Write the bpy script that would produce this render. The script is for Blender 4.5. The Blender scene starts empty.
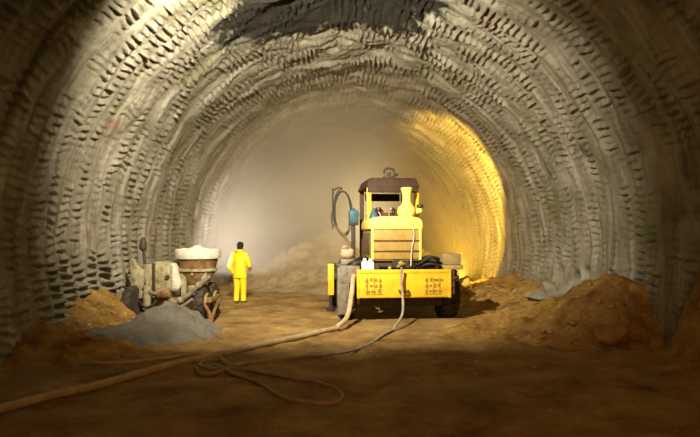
import bpy, bmesh, math, random
import numpy as np
from mathutils import Vector, Matrix, Quaternion

S = bpy.context.scene
C = S.collection
PI = math.pi
CAM_H, F_PX, HX, HY = 1.95, 600.0, 350.0, 235.0      # eye height, focal length in pixels, vanishing point

# ------------------------------------------------------------------ camera
cam_d = bpy.data.cameras.new('camera')
cam_d.sensor_width = 36.0
cam_d.lens = 36.0 * F_PX / 700.0
cam_d.shift_y = 16.5 / 700.0
cam_d.clip_end = 200
cam = bpy.data.objects.new('camera', cam_d); C.objects.link(cam)
cam.location = (0, 0, CAM_H); cam.rotation_euler = (PI / 2, 0, 0)
S.camera = cam

# ------------------------------------------------------------------ exposure, world, lights
S.view_settings.view_transform = 'Standard'
S.view_settings.look = 'None'
S.view_settings.gamma = 1.0
S.view_settings.use_curve_mapping = False
S.view_settings.exposure = 0.0
S.cycles.use_denoising = True
S.cycles.denoising_prefilter = 'ACCURATE'
S.cycles.volume_bounces = 1
S.cycles.max_bounces = 6
S.cycles.volume_step_rate = 2.0

w = bpy.data.worlds.new('world'); S.world = w
w.use_nodes = True
w.node_tree.nodes['Background'].inputs[0].default_value = (0.9, 0.75, 0.5, 1)
w.node_tree.nodes['Background'].inputs[1].default_value = 0.002


def spot(name, loc, target, watts, color, angle, blend, radius=0.06):
    d = bpy.data.lights.new(name, 'SPOT')
    d.energy = watts; d.color = color; d.spot_size = math.radians(angle); d.spot_blend = blend
    d.shadow_soft_size = radius
    o = bpy.data.objects.new(name, d); C.objects.link(o)
    o.location = loc
    o.rotation_euler = (Vector(target) - Vector(loc)).to_track_quat('-Z', 'Y').to_euler()
    return o


KEY = Vector((-1.5, 7.8, 5.4))
spot('floodlight_lamp', KEY, (-0.7, 17.5, 4.0), 8200, (1.0, 0.91, 0.72), 130, 1.0, 0.02)
spot('work_lamp_yellow', (3.45, 18.55, 0.55), (4.7, 24.3, 3.6), 9000, (1.0, 0.60, 0.07), 96, 0.4, 0.06).scale = (0.38, 1, 1)
spot('rig_lamp_forward', (1.15, 18.6, 1.9), (-2.6, 28.0, 5.0), 2600, (1.0, 0.84, 0.58), 100, 1.0, 0.1)
spot('pump_lamp', (-4.25, 15.2, 0.95), (-3.2, 26.0, 3.2), 8500, (1.0, 0.94, 0.95), 34, 0.3, 0.06)
spot('entrance_lamp', (2.5, -4.0, 4.0), (2.8, 7.2, -0.5), 1500, (1.0, 0.47, 0.12), 90, 0.9, 0.3)


# ------------------------------------------------------------------ noise (numpy)
def hash2(i, j, seed=0):
    i = np.asarray(i).astype(np.int64); j = np.asarray(j).astype(np.int64)
    h = (i * 374761393 + j * 668265263 + seed * 982451653) & 0x7fffffff
    h = ((h ^ (h >> 13)) * 1274126177) & 0x7fffffff
    h = h ^ (h >> 16)
    return (h & 0xffff) / 65535.0


def vnoise(x, y, seed=0):
    xi = np.floor(x); yi = np.floor(y)
    fx = x - xi; fy = y - yi
    fx = fx * fx * (3 - 2 * fx); fy = fy * fy * (3 - 2 * fy)
    a = hash2(xi, yi, seed); b = hash2(xi + 1, yi, seed)
    c = hash2(xi, yi + 1, seed); d = hash2(xi + 1, yi + 1, seed)
    return (a * (1 - fx) + b * fx) * (1 - fy) + (c * (1 - fx) + d * fx) * fy


def fbm(x, y, octv=4, seed=0):
    t = 0.0; amp = 0.5; s = 0.0
    for k in range(octv):
        t = t + amp * vnoise(x * 2 ** k + 17.3 * k, y * 2 ** k - 9.1 * k, seed + k); s += amp; amp *= 0.5
    return t / s


def sstep(a, b, x):
    t = np.clip((x - a) / (b - a), 0, 1)
    return t * t * (3 - 2 * t)


# ------------------------------------------------------------------ materials
def new_mat(name):
    m = bpy.data.materials.new(name); m.use_nodes = True
    nt = m.node_tree
    return m, nt, nt.nodes['Principled BSDF'], nt.nodes.new, nt.links.new


def noise_node(nt, scale, detail=4, rough=0.6, src=None):
    n = nt.nodes.new('ShaderNodeTexNoise')
    n.inputs['Scale'].default_value = scale; n.inputs['Detail'].default_value = detail
    n.inputs['Roughness'].default_value = rough
    if src is not None: nt.links.new(src, n.inputs['Vector'])
    return n


def ramp(nt, src, stops):
    r = nt.nodes.new('ShaderNodeValToRGB')
    e = r.color_ramp.elements
    while len(e) < len(stops): e.new(0.5)
    for k, (p, c) in enumerate(stops):
        e[k].position = p; e[k].color = (*c, 1)
    nt.links.new(src, r.inputs['Fac'])
    return r


def mixc(nt, fac, a, b, mode='MIX'):
    n = nt.nodes.new('ShaderNodeMix'); n.data_type = 'RGBA'; n.blend_type = mode
    if isinstance(fac, (int, float)): n.inputs[0].default_value = fac
    else: nt.links.new(fac, n.inputs[0])
    for k, v in ((6, a), (7, b)):
        if isinstance(v, tuple): n.inputs[k].default_value = (*v, 1)
        else: nt.links.new(v, n.inputs[k])
    return n.outputs[2]


def surf(name, c1, c2=None, rough=0.7, scale=6.0, metal=0.0, bump=0.0, bscale=30.0, dirt=None, dirt_amt=0.5):
    """painted / metal / cloth surface: two tones of noise, optional dirt blotches and fine bump"""
    m, nt, p, N, L = new_mat(name)
    tc = N('ShaderNodeTexCoord')
    n = noise_node(nt, scale, 5, 0.65, tc.outputs['Object'])
    c2 = c2 or tuple(v * 0.7 for v in c1)
    r = ramp(nt, n.outputs['Fac'], [(0.35, c2), (0.65, c1)])
    col = r.outputs['Color']
    if dirt:
        n2 = noise_node(nt, scale * 1.7, 6, 0.7, tc.outputs['Object'])
        r2 = ramp(nt, n2.outputs['Fac'], [(0.5, (0, 0, 0)), (0.68, (dirt_amt,) * 3)])
        col = mixc(nt, r2.outputs['Color'], col, dirt)
    L(col, p.inputs['Base Color'])
    p.inputs['Roughness'].default_value = rough
    p.inputs['Metallic'].default_value = metal
    p.inputs['Specular IOR Level'].default_value = 0.3
    if bump:
        nb = noise_node(nt, bscale, 5, 0.6, tc.outputs['Object'])
        b = N('ShaderNodeBump'); b.inputs['Strength'].default_value = bump; b.inputs['Distance'].default_value = 0.02
        L(nb.outputs['Fac'], b.inputs['Height']); L(b.outputs['Normal'], p.inputs['Normal'])
    return m


def rock_mat(name, stops, scale, bump=0.6, bdist=0.05, patches=None, bscale=9.0):
    m, nt, p, N, L = new_mat(name)
    tc = N('ShaderNodeTexCoord'); o = tc.outputs['Object']
    n1 = noise_node(nt, scale, 6, 0.65, o)
    col = ramp(nt, n1.outputs['Fac'], stops).outputs['Color']
    for (psc, lo, hi, pc, off, *st) in patches or ():
        mp = N('ShaderNodeMapping'); mp.inputs['Location'].default_value = off
        if st: mp.inputs['Scale'].default_value = st[0]
        L(o, mp.inputs['Vector'])
        n2 = noise_node(nt, psc, 5, 0.6, mp.outputs['Vector'])
        r2 = ramp(nt, n2.outputs['Fac'], [(lo, (0, 0, 0)), (hi, (1, 1, 1))])
        col = mixc(nt, r2.outputs['Color'], col, pc)
    L(col, p.inputs['Base Color'])
    p.inputs['Roughness'].default_value = 0.9
    p.inputs['Specular IOR Level'].default_value = 0.15
    nb = noise_node(nt, bscale, 9, 0.75, o)
    b = N('ShaderNodeBump'); b.inputs['Strength'].default_value = bump; b.inputs['Distance'].default_value = bdist
    L(nb.outputs['Fac'], b.inputs['Height']); L(b.outputs['Normal'], p.inputs['Normal'])
    return m, nt, p, o, col


M = {}
M['yellow'] = surf('yellow_paint', (0.74, 0.47, 0.02), (0.64, 0.38, 0.015), 0.45, 3.0, dirt=(0.30, 0.17, 0.04), dirt_amt=0.45)
M['yellow_light'] = surf('pale_yellow_paint', (0.82, 0.64, 0.15), (0.74, 0.54, 0.10), 0.5, 3.0, dirt=(0.5, 0.33, 0.08), dirt_amt=0.4)
M['ochre'] = surf('ochre_paint', (0.368, 0.248, 0.060), (0.288, 0.184, 0.040), 0.6, 4.0, dirt=(0.176, 0.104, 0.032), dirt_amt=0.5)
M['tan'] = surf('dusty_tan_steel', (0.336, 0.240, 0.096), (0.224, 0.152, 0.056), 0.8, 5.0, bump=0.3)
M['dark'] = surf('dark_greasy_steel', (0.050, 0.036, 0.022), (0.025, 0.018, 0.012), 0.6, 6.0, bump=0.2)
M['brown'] = surf('rusty_brown_steel', (0.11, 0.055, 0.020), (0.055, 0.026, 0.010), 0.7, 6.0, bump=0.2)
M['tyre'] = surf('dusty_tyre_rubber', (0.060, 0.045, 0.028), (0.028, 0.022, 0.016), 0.9, 8.0, bump=0.4)
M['rubber'] = surf('black_rubber', (0.022, 0.019, 0.015), (0.012, 0.011, 0.010), 0.6, 8.0)
M['canopy'] = surf('dark_brown_canopy', (0.055, 0.026, 0.010), (0.03, 0.015, 0.007), 0.7, 6.0, bump=0.2)
M['stencil'] = surf('worn_stencil_paint', (0.17, 0.10, 0.02), (0.34, 0.21, 0.02), 0.6, 14.0)
M['white'] = surf('white_enamel', (0.85, 0.80, 0.62), (0.75, 0.68, 0.50), 0.5, 5.0)
M['pink'] = surf('faded_pink_cloth', (0.52, 0.30, 0.22), (0.40, 0.22, 0.16), 0.9, 8.0)
M['sackcloth'] = surf('pinkish_sackcloth', (0.44, 0.30, 0.19), (0.34, 0.22, 0.13), 0.9, 9.0, bump=0.5)
M['blue'] = surf('blue_steel', (0.045, 0.11, 0.15), (0.03, 0.075, 0.10), 0.5, 6.0)
M['glass_lamp'] = surf('pale_lamp_lens', (0.9, 0.85, 0.7), (0.8, 0.75, 0.6), 0.2, 10.0)
M['hose'] = surf('dusty_canvas_hose', (0.44, 0.34, 0.19), (0.30, 0.22, 0.11), 0.85, 7.0, bump=0.4, bscale=60)
M['hose_grey'] = surf('grey_rubber_hose', (0.34, 0.30, 0.21), (0.20, 0.17, 0.11), 0.8, 9.0, bump=0.3, bscale=60)
M['hose_red'] = surf('muddy_rubber_hose', (0.30, 0.22, 0.12), (0.19, 0.135, 0.07), 0.8, 9.0, bump=0.3, bscale=60)
M['cream'] = surf('cement_splashed_cream_steel', (0.360, 0.318, 0.192), (0.216, 0.174, 0.084), 0.85, 5.0, bump=0.4, dirt=(0.078, 0.054, 0.024), dirt_amt=0.95)
M['cement'] = surf('dried_cement', (0.562, 0.526, 0.418), (0.418, 0.374, 0.274), 0.95, 7.0, bump=0.8, bscale=25)
M['rust'] = surf('rust_orange_steel', (0.238, 0.133, 0.042), (0.098, 0.049, 0.017), 0.8, 5.0, bump=0.4, dirt=(0.315, 0.252, 0.126), dirt_amt=0.5)
M['steel'] = surf('worn_grey_steel', (0.210, 0.182, 0.126), (0.098, 0.077, 0.049), 0.6, 7.0, bump=0.3)
M['suit'] = surf('yellow_rain_suit', (0.90, 0.70, 0.02), (0.84, 0.60, 0.015), 0.55, 5.0, bump=0.25, bscale=14)
M['skin'] = surf('brown_skin', (0.17, 0.085, 0.045), (0.12, 0.06, 0.03), 0.6, 12.0)
M['hair'] = surf('black_hair', (0.02, 0.015, 0.012), (0.012, 0.01, 0.008), 0.8, 40.0, bump=0.5)
M['boot'] = surf('muddy_rubber_boot', (0.20, 0.15, 0.05), (0.10, 0.07, 0.03), 0.7, 9.0)

# shotcrete: grey-buff with greenish, pinkish and wet dark stains of their own shape
STOPS = [(0.28, (0.15, 0.135, 0.092)), (0.45, (0.25, 0.228, 0.165)), (0.58, (0.32, 0.295, 0.22)), (0.74, (0.42, 0.39, 0.30))]
M['shot'] = rock_mat('shotcrete', STOPS, 1.3, 1.0, 0.07,
                     patches=[(1.0, 0.50, 0.66, (0.17, 0.145, 0.095), (2, 2, 2), (0.35, 5.0, 0.35)), (1.0, 0.56, 0.70, (0.43, 0.40, 0.32), (7, 5, 3), (0.4, 3.5, 0.4)), (0.55, 0.56, 0.70, (0.18, 0.175, 0.09), (3, 1, 7)), (0.9, 0.62, 0.74, (0.21, 0.125, 0.085), (9, 4, 2)),
                              (0.5, 0.62, 0.72, (0.065, 0.055, 0.038), (1.5, 20, 4))])[0]
sm, snt, sp_, so, scol = rock_mat('shotcrete_painted_shade', STOPS, 1.3, 1.0, 0.07,
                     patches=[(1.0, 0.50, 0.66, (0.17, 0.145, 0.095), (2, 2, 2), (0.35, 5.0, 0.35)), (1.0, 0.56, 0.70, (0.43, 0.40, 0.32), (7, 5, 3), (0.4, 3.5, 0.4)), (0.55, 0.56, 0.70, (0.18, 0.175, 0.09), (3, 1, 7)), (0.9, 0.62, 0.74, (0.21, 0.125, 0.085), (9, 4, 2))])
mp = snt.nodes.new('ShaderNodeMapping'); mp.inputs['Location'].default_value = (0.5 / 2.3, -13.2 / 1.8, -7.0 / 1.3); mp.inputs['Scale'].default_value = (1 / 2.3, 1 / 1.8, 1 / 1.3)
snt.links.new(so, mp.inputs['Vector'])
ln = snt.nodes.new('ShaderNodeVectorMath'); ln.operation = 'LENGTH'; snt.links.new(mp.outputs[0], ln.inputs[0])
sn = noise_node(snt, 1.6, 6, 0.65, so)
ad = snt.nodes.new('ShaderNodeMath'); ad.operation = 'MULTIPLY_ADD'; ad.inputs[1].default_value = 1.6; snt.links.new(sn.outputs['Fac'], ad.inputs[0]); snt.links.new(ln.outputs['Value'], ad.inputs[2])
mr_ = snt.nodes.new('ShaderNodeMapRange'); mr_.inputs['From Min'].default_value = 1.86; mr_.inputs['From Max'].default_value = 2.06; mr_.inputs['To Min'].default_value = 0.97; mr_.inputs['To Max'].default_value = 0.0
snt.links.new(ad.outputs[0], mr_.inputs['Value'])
snt.links.new(mixc(snt, mr_.outputs[0], scol, (0.016, 0.013, 0.009)), sp_.inputs['Base Color'])   # crown shade painted into the colour as a near-black patch
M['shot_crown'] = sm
M['rockface'] = rock_mat('blasted_rock', [(0.3, (0.140, 0.105, 0.063)), (0.7, (0.336, 0.280, 0.196))], 1.0, 0.9, 0.1)[0]
M['ground'] = rock_mat('trodden_mud', [(0.30, (0.164, 0.081, 0.024)), (0.48, (0.326, 0.194, 0.063)), (0.62, (0.452, 0.292, 0.102)), (0.78, (0.578, 0.413, 0.165))],
                       1.1, 1.0, 0.10, patches=[(0.6, 0.56, 0.68, (0.276, 0.213, 0.111), (5, 5, 0)), (10.0, 0.64, 0.72, (0.690, 0.465, 0.180), (3, 3, 3))], bscale=11.0)[0]
M['spoil'] = rock_mat('orange_spoil', [(0.30, (0.192, 0.095, 0.022)), (0.5, (0.432, 0.242, 0.060)), (0.7, (0.601, 0.369, 0.107))], 2.2, 1.0, 0.14, patches=[(9.0, 0.60, 0.70, (0.775, 0.527, 0.202), (3, 3, 3)), (7.0, 0.62, 0.72, (0.186, 0.093, 0.028), (8, 1, 3))], bscale=12.0)[0]
M['greyheap'] = rock_mat('grey_rebound_heap', [(0.30, (0.138, 0.124, 0.090)), (0.5, (0.228, 0.207, 0.159)), (0.7, (0.290, 0.269, 0.214))], 2.4, 1.0, 0.12, bscale=12.0)[0]
M['facepile'] = rock_mat('pale_blasted_muck', [(0.30, (0.255, 0.173, 0.083)), (0.5, (0.420, 0.315, 0.180)), (0.7, (0.525, 0.420, 0.270))], 1.6, 1.0, 0.1)[0]
M['stone'] = rock_mat('brown_stone', [(0.3, (0.210, 0.115, 0.038)), (0.7, (0.441, 0.283, 0.105))], 3.0, 0.9, 0.05)[0]
M['paleconc'] = rock_mat('pale_broken_concrete', [(0.3, (0.17, 0.15, 0.11)), (0.7, (0.34, 0.31, 0.25))], 3.0, 0.9, 0.03)[0]


# ------------------------------------------------------------------ mesh helpers
def grid_mesh(name, P, mat, smooth=True, flip=False):
    """P: (n, m, 3) array of points -> mesh object"""
    n, m, _ = P.shape
    me = bpy.data.meshes.new(name)
    idx = np.arange(n * m).reshape(n, m)
    q = np.stack([idx[:-1, :-1], idx[1:, :-1], idx[1:, 1:], idx[:-1, 1:]], -1).reshape(-1, 4)
    if flip: q = q[:, ::-1]
    me.vertices.add(n * m); me.vertices.foreach_set('co', P.reshape(-1).astype(np.float32))
    me.loops.add(q.size); me.loops.foreach_set('vertex_index', np.ascontiguousarray(q.reshape(-1)).astype(np.int32))
    me.polygons.add(len(q)); me.polygons.foreach_set('loop_start', (np.arange(len(q)) * 4).astype(np.int32))
    me.polygons.foreach_set('loop_total', np.full(len(q), 4, np.int32))
    me.polygons.foreach_set('use_smooth', np.full(len(q), smooth))
    me.update(calc_edges=True); me.validate()
    me.materials.append(mat)
    o = bpy.data.objects.new(name, me); C.objects.link(o)
    return o


class MB:
    def __init__(self): self.bm = bmesh.new()

    def _merge(self, b2, mat4=None):
        if mat4 is not None: bmesh.ops.transform(b2, matrix=mat4, verts=b2.verts)
        tmp = bpy.data.meshes.new('tmp'); b2.to_mesh(tmp); b2.free()
        self.bm.from_mesh(tmp); bpy.data.meshes.remove(tmp)
        return self

    def box(self, x0, x1, y0, y1, z0, z1, bev=0.015, seg=2, taper=None, rot=None):
        b = bmesh.new(); bmesh.ops.create_cube(b, size=1.0)
        sx, sy, sz = x1 - x0, y1 - y0, z1 - z0
        for v in b.verts:
            k = 1.0
            if taper and v.co.z > 0: v.co.x *= taper[0]; v.co.y *= taper[1]
            v.co = Vector((v.co.x * sx, v.co.y * sy, v.co.z * sz))
        if bev: bmesh.ops.bevel(b, geom=list(b.edges), offset=bev, segments=seg, profile=0.5, affect='EDGES')
        T = Matrix.Translation(((x0 + x1) / 2, (y0 + y1) / 2, (z0 + z1) / 2))
        if rot: T = T @ rot.to_matrix().to_4x4() if hasattr(rot, 'to_matrix') else T @ rot
        return self._merge(b, T)

    def tube(self, pts, r, seg=10, cap=True):
        """swept tube; r a number or one per point"""
        pts = [Vector(p) for p in pts]; n = len(pts)
        rs = r if isinstance(r, (list, tuple)) else [r] * n
        b = bmesh.new(); rings = []
        t0 = (pts[1] - pts[0]).normalized()
        up = Vector((0, 0, 1)) if abs(t0.z) < 0.9 else Vector((1, 0, 0))
        nrm = t0.cross(up).normalized()
        for i in range(n):
            t = (pts[min(i + 1, n - 1)] - pts[max(i - 1, 0)]).normalized()
            nrm = (nrm - t * nrm.dot(t)).normalized(); bi = t.cross(nrm)
            rings.append([b.verts.new(pts[i] + (nrm * math.cos(2 * PI * k / seg) + bi * math.sin(2 * PI * k / seg)) * rs[i]) for k in range(seg)])
        for a, c in zip(rings, rings[1:]):
            for k in range(seg): b.faces.new((a[k], a[(k + 1) % seg], c[(k + 1) % seg], c[k]))
        if cap: b.faces.new(rings[0][::-1]); b.faces.new(rings[-1])
        bmesh.ops.recalc_face_normals(b, faces=b.faces)
        return self._merge(b)

    def cyl(self, p0, p1, r0, r1=None, seg=20):
        return self.tube([p0, p1], [r0, r0 if r1 is None else r1], seg)

    def lathe(self, prof, center, axis='z', seg=28):
        """prof: list of (radius, height)"""
        b = bmesh.new(); rings = []
        for (r, h) in prof:
            ring = []
            for k in range(seg):
                a = 2 * PI * k / seg
                c, s = math.cos(a) * r, math.sin(a) * r
                ring.append(b.verts.new({'z': (c, s, h), 'x': (h, c, s), 'y': (c, h, s)}[axis]))
            rings.append(ring)
        for a, c in zip(rings, rings[1:]):
            for k in range(seg): b.faces.new((a[k], a[(k + 1) % seg], c[(k + 1) % seg], c[k]))
        b.faces.new(rings[0][::-1]); b.faces.new(rings[-1])
        bmesh.ops.recalc_face_normals(b, faces=b.faces)
        return self._merge(b, Matrix.Translation(center))

    def loft(self, rings, cap=True):
        """rings: lists of equal numbers of points"""
        b = bmesh.new(); R = [[b.verts.new(p) for p in ring] for ring in rings]; n = len(R[0])
        for a, c in zip(R, R[1:]):
            for k in range(n): b.faces.new((a[k], a[(k + 1) % n], c[(k + 1) % n], c[k]))
        if cap: b.faces.new(R[0][::-1]); b.faces.new(R[-1])
        bmesh.ops.recalc_face_normals(b, faces=b.faces)
        return self._merge(b)

    def ball(self, c, r, sub=2, scale=(1, 1, 1)):
        b = bmesh.new(); bmesh.ops.create_icosphere(b, subdivisions=sub, radius=r)
        return self._merge(b, Matrix.Translation(c) @ Matrix.Diagonal((*scale, 1)))

    def prism(self, poly, y0, y1, bev=0.0):
        """polygon in x,z extruded along y"""
        b = bmesh.new()
        A = [b.verts.new((x, y0, z)) for x, z in poly]; B = [b.verts.new((x, y1, z)) for x, z in poly]
        b.faces.new(A); b.faces.new(B[::-1]); n = len(A)
        for k in range(n): b.faces.new((A[k], B[k], B[(k + 1) % n], A[(k + 1) % n]))
        bmesh.ops.recalc_face_normals(b, faces=b.faces)
        if bev: bmesh.ops.bevel(b, geom=list(b.edges), offset=bev, segments=2, profile=0.5, affect='EDGES')
        return self._merge(b)

    def build(self, name, mat, parent=None, smooth=True):
        me = bpy.data.meshes.new(name); self.bm.to_mesh(me); self.bm.free()
        if smooth:
            me.polygons.foreach_set('use_smooth', np.ones(len(me.polygons), bool))
            try: me.set_sharp_from_angle(angle=math.radians(40))
            except Exception: pass
        me.materials.append(M[mat] if isinstance(mat, str) else mat)
        o = bpy.data.objects.new(name, me); C.objects.link(o)
        if parent: o.parent = parent
        return o


def tag(o, label=None, cat=None, group=None, kind=None):
    if label: o['label'] = label
    if cat: o['category'] = cat
    if group: o['group'] = group
    if kind: o['kind'] = kind
    return o


def empty(name, loc, rz=0.0):
    o = bpy.data.objects.new(name, None); C.objects.link(o)
    o.location = loc; o.rotation_euler = (0, 0, rz); o.empty_display_size = 0.2
    return o


def spline(pts, n=10):
    """Catmull-Rom through points"""
    P = [Vector(p) for p in pts]; P = [P[0] * 2 - P[1]] + P + [P[-1] * 2 - P[-2]]
    out = []
    for i in range(1, len(P) - 2):
        for k in range(n):
            t = k / n; a, b, c, d = P[i - 1:i + 3]
            out.append(0.5 * ((2 * b) + (c - a) * t + (2 * a - 5 * b + 4 * c - d) * t * t + (3 * b - a - 3 * c + d) * t ** 3))
    out.append(P[-2]); return out


# ------------------------------------------------------------------ tunnel vault
R0, ZC, XC = 5.55, 1.6, 0.10
A0 = math.asin(2.0 / R0)                              # how far the arc runs below its centre


def vault_disp(s, y, th):
    """inward displacement of the sprayed lining; s arc length, y along the tunnel"""
    crown = np.sin(np.clip(th, 0, PI))
    yw = y + 0.35 * (fbm(s / 1.6, y / 1.6, 3, 5) - 0.5) + 0.10 * np.sin(s * 0.9)
    pitch = 0.62
    r = np.floor(yw / pitch)
    sw = s + 0.22 * (fbm(s / 0.6, y / 0.5, 3, 11) - 0.5) + hash2(r, r * 0 + 3, 2) * 0.3
    cw = 0.155
    c = np.floor(sw / cw); fs = sw / cw - c
    h = hash2(c, r, 8)
    fy = yw / pitch - r
    fy = np.clip(fy + 0.3 * (hash2(c, r, 19) - 0.5), 0, 1)
    gapk = sstep(0.34, 0.60, fbm(s / 0.8, y / 0.7, 3, 21)) * 0.9 + 0.1
    f = np.where(th < PI / 2, fs, 1 - fs)             # 0 at the lower edge of a lump: sprayed concrete sags into ledges
    win = sstep(0.05, 0.30, fy) * (1 - sstep(0.65, 0.95, fy))
    slit = np.exp(-((f - 0.30) / 0.15) ** 2)
    sag = np.exp(-((f - 0.66) / 0.20) ** 2)
    amp = 0.062 + 0.080 * crown ** 2.5
    d = amp * win * gapk * (0.25 + 0.75 * h) * (sag - 0.9 * slit)
    yr = (y + 0.25 * (fbm(s / 0.8, y * 0 + 2, 3, 15) - 0.5)) / 1.75
    fr = yr - np.floor(yr); rr = np.floor(yr)
    d = d + (0.03 + (0.04 + 0.07 * crown ** 3) * fbm(s / 1.1, rr * 3.7, 2, 27)) * (1 - fr) ** 1.5      # steps of the excavation rounds
    d = d + 0.34 * (fbm(s / 2.4, y / 2.0, 4, 31) - 0.5) + 0.07 * (fbm(s / 0.4, y / 0.5, 3, 41) - 0.5)
    d = d + 0.035 * (fbm(s / 0.9, y / 0.13, 3, 45) - 0.5)                          # spray passes along the arc
    d = d + 0.42 * crown ** 6 * (fbm(s / 0.7, y / 0.55, 3, 47) - 0.5)
    blk = sstep(PI - 0.02, PI + 0.06, th) * sstep(9.8, 10.6, y) * (1 - sstep(13.2, 14.2, y))
    d = d + 0.12 * blk * win * (sag - 0.9 * slit) * (0.4 + 0.6 * h)
    for (hs, hy, hr) in ((-0.72, 16.3, 0.24), (-0.76, 15.2, 0.22), (-0.60, 14.5, 0.16)):  # holes broken in the lining foot
        d = d - 0.7 * np.exp(-((s - hs) / (hr * 0.7)) ** 2 - ((y - hy) / hr) ** 2)
    # rough overbreak hanging in the crown
    k = np.exp(-((th - PI / 2 - 0.02) / 0.23) ** 2) * sstep(12.2, 13.0, y) * (1 - sstep(14.2, 14.9, y))
    d = d - 0.45 * k * (0.6 + 0.8 * fbm(s / 0.5, y / 0.5, 3, 77))
    return d


ys = np.concatenate([np.arange(-7, 6.5, 0.25), np.arange(6.5, 18, 0.045), np.arange(18, 35.01, 0.1)])
ths = np.linspace(-A0, PI + A0, 900)
TH, Y = np.meshgrid(ths, ys, indexing='ij')
RR = R0 - vault_disp(TH * R0, Y, TH)
VP = np.stack([XC + RR * np.cos(TH), Y, ZC + RR * np.sin(TH)], -1)
i1 = int(np.searchsorted(ths, math.radians(38))); i2 = int(np.searchsorted(ths, math.radians(142)))
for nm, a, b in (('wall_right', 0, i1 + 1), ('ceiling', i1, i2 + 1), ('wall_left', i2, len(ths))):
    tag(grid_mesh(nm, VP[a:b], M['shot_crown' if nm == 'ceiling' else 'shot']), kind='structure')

# heading face
u = np.linspace(-6.2, 6.4, 90); v = np.linspace(-0.5, 7.6, 60)
U, V = np.meshgrid(u, v, indexing='ij')
FY = 34.2 + 0.9 * (fbm(U / 1.6, V / 1.6, 4, 51) - 0.5)
tag(grid_mesh('wall_back', np.stack([U, FY, V], -1), M['rockface']), kind='structure')


# ------------------------------------------------------------------ floor
def floor_z(x, y):
    z = 0.10 * (fbm(x / 1.4, y / 1.4, 4, 61) - 0.5) + 0.085 * (fbm(x / 0.25, y / 0.25, 3, 71) - 0.5) + 0.05 * np.maximum(fbm(x / 0.5, y / 0.5, 3, 73) - 0.55, 0)
    for x0 in (0.1, 2.3):                             # wheel ruts
        xx = x - (x0 + 0.25 * np.sin(y * 0.35))
        z = z - 0.05 * np.exp(-(xx / 0.28) ** 2) * (y < 13)
    z = z * (1 - 0.7 * np.exp(-(((x - 1.2) / 1.8) ** 2 + ((y - 15) / 2.5) ** 2)))
    return z


def fz(x, y):
    return float(floor_z(np.array(float(x)), np.array(float(y))))


fx = np.arange(-6.0, 6.21, 0.07); fy_ = np.concatenate([np.arange(-7, 3, 0.3), np.arange(3, 20, 0.07), np.arange(20, 35, 0.25)])
X, Y2 = np.meshgrid(fx, fy_, indexing='ij')
tag(grid_mesh('floor', np.stack([X, Y2, floor_z(X, Y2)], -1), M['ground'], flip=False), kind='structure')


# ------------------------------------------------------------------ heaps of spoil
def heap(name, x0, x1, y0, y1, hf, mat, label, cat, res=0.06):
    res = res * 0.8
    gx = np.arange(x0, x1 + res, res); gy = np.arange(y0, y1 + res, res)
    X, Y = np.meshgrid(gx, gy, indexing='ij')
    Z = hf(X, Y)
    base = floor_z(X, Y) - 0.12
    Z = np.maximum(Z + floor_z(X, Y) * 0.5, base)
    edge = np.minimum(np.minimum(X - x0, x1 - X), np.minimum(Y - y0, y1 - Y))
    Z = np.where(edge < res * 0.9, base - 0.1, Z)
    o = grid_mesh(name, np.stack([X, Y, Z], -1), M[mat])
    return tag(o, label, cat)


def lumps(X, Y, seed, a=0.22, b=0.10):
    return a * (fbm(X / 0.9, Y / 0.9, 4, seed) - 0.45) + 2.2 * b * (fbm(X / 0.26, Y / 0.26, 3, seed + 9) - 0.5) + 1.6 * b * np.maximum(fbm(X / 0.13, Y / 0.13, 2, seed + 19) - 0.5, 0)


def gs(X, Y, cx, cy, sx, sy): return np.exp(-((X - cx) / sx) ** 2 - ((Y - cy) / sy) ** 2)


def h_rfar(X, Y):
    d = 5.5 - X
    z = 0.62 * np.exp(-(np.maximum(d, 0) / 1.5) ** 2) * (0.75 + 0.5 * fbm(Y / 2.2, Y * 0, 2, 90))
    z = z * (1 - 0.45 * np.exp(-((Y - 14.9) / 0.9) ** 2))
    z = z + 0.30 * gs(X, Y, 3.4, 19.0, 1.0, 1.9) - 0.06
    z = z * sstep(12.2, 13.4, Y) * (1 - 0.6 * sstep(21, 23.5, Y))
    return z + lumps(X, Y, 101) * sstep(0.0, 0.2, z) - 0.05


heap('spoil_heap', 2.0, 5.9, 12.0, 23.5, h_rfar, 'spoil', 'long low bank of orange spoil along the right wall behind the lumpy heap', 'dirt heap')


def h_rmid(X, Y):
    z = 1.08 * gs(X, Y, 5.45, 11.75, 1.15, 1.35) + 0.42 * gs(X, Y, 4.3, 11.3, 1.1, 0.9) + 0.35 * gs(X, Y, 3.2, 12.2, 1.3, 0.9) - 0.06
    return z + lumps(X, Y, 111, 0.34, 0.12) * sstep(0.0, 0.25, z) - 0.05


heap('spoil_heap', 1.4, 5.9, 9.6, 14.6, h_rmid, 'spoil', 'lumpy mound of orange spoil against the right wall, with a stone jutting from its foot', 'dirt heap')


def h_rnear(X, Y):
    z = 2.0 * gs(X, Y, 5.75, 9.3, 0.42, 0.75) - 0.06 + 0.15 * gs(X, Y, 4.9, 8.6, 0.6, 0.7)
    return z + lumps(X, Y, 121, 0.30, 0.12) * sstep(0.0, 0.25, z) - 0.05


heap('spoil_heap', 3.6, 5.95, 7.0, 10.8, h_rnear, 'spoil', 'steep dim mound of spoil at the right edge nearest the camera', 'dirt heap')


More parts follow.
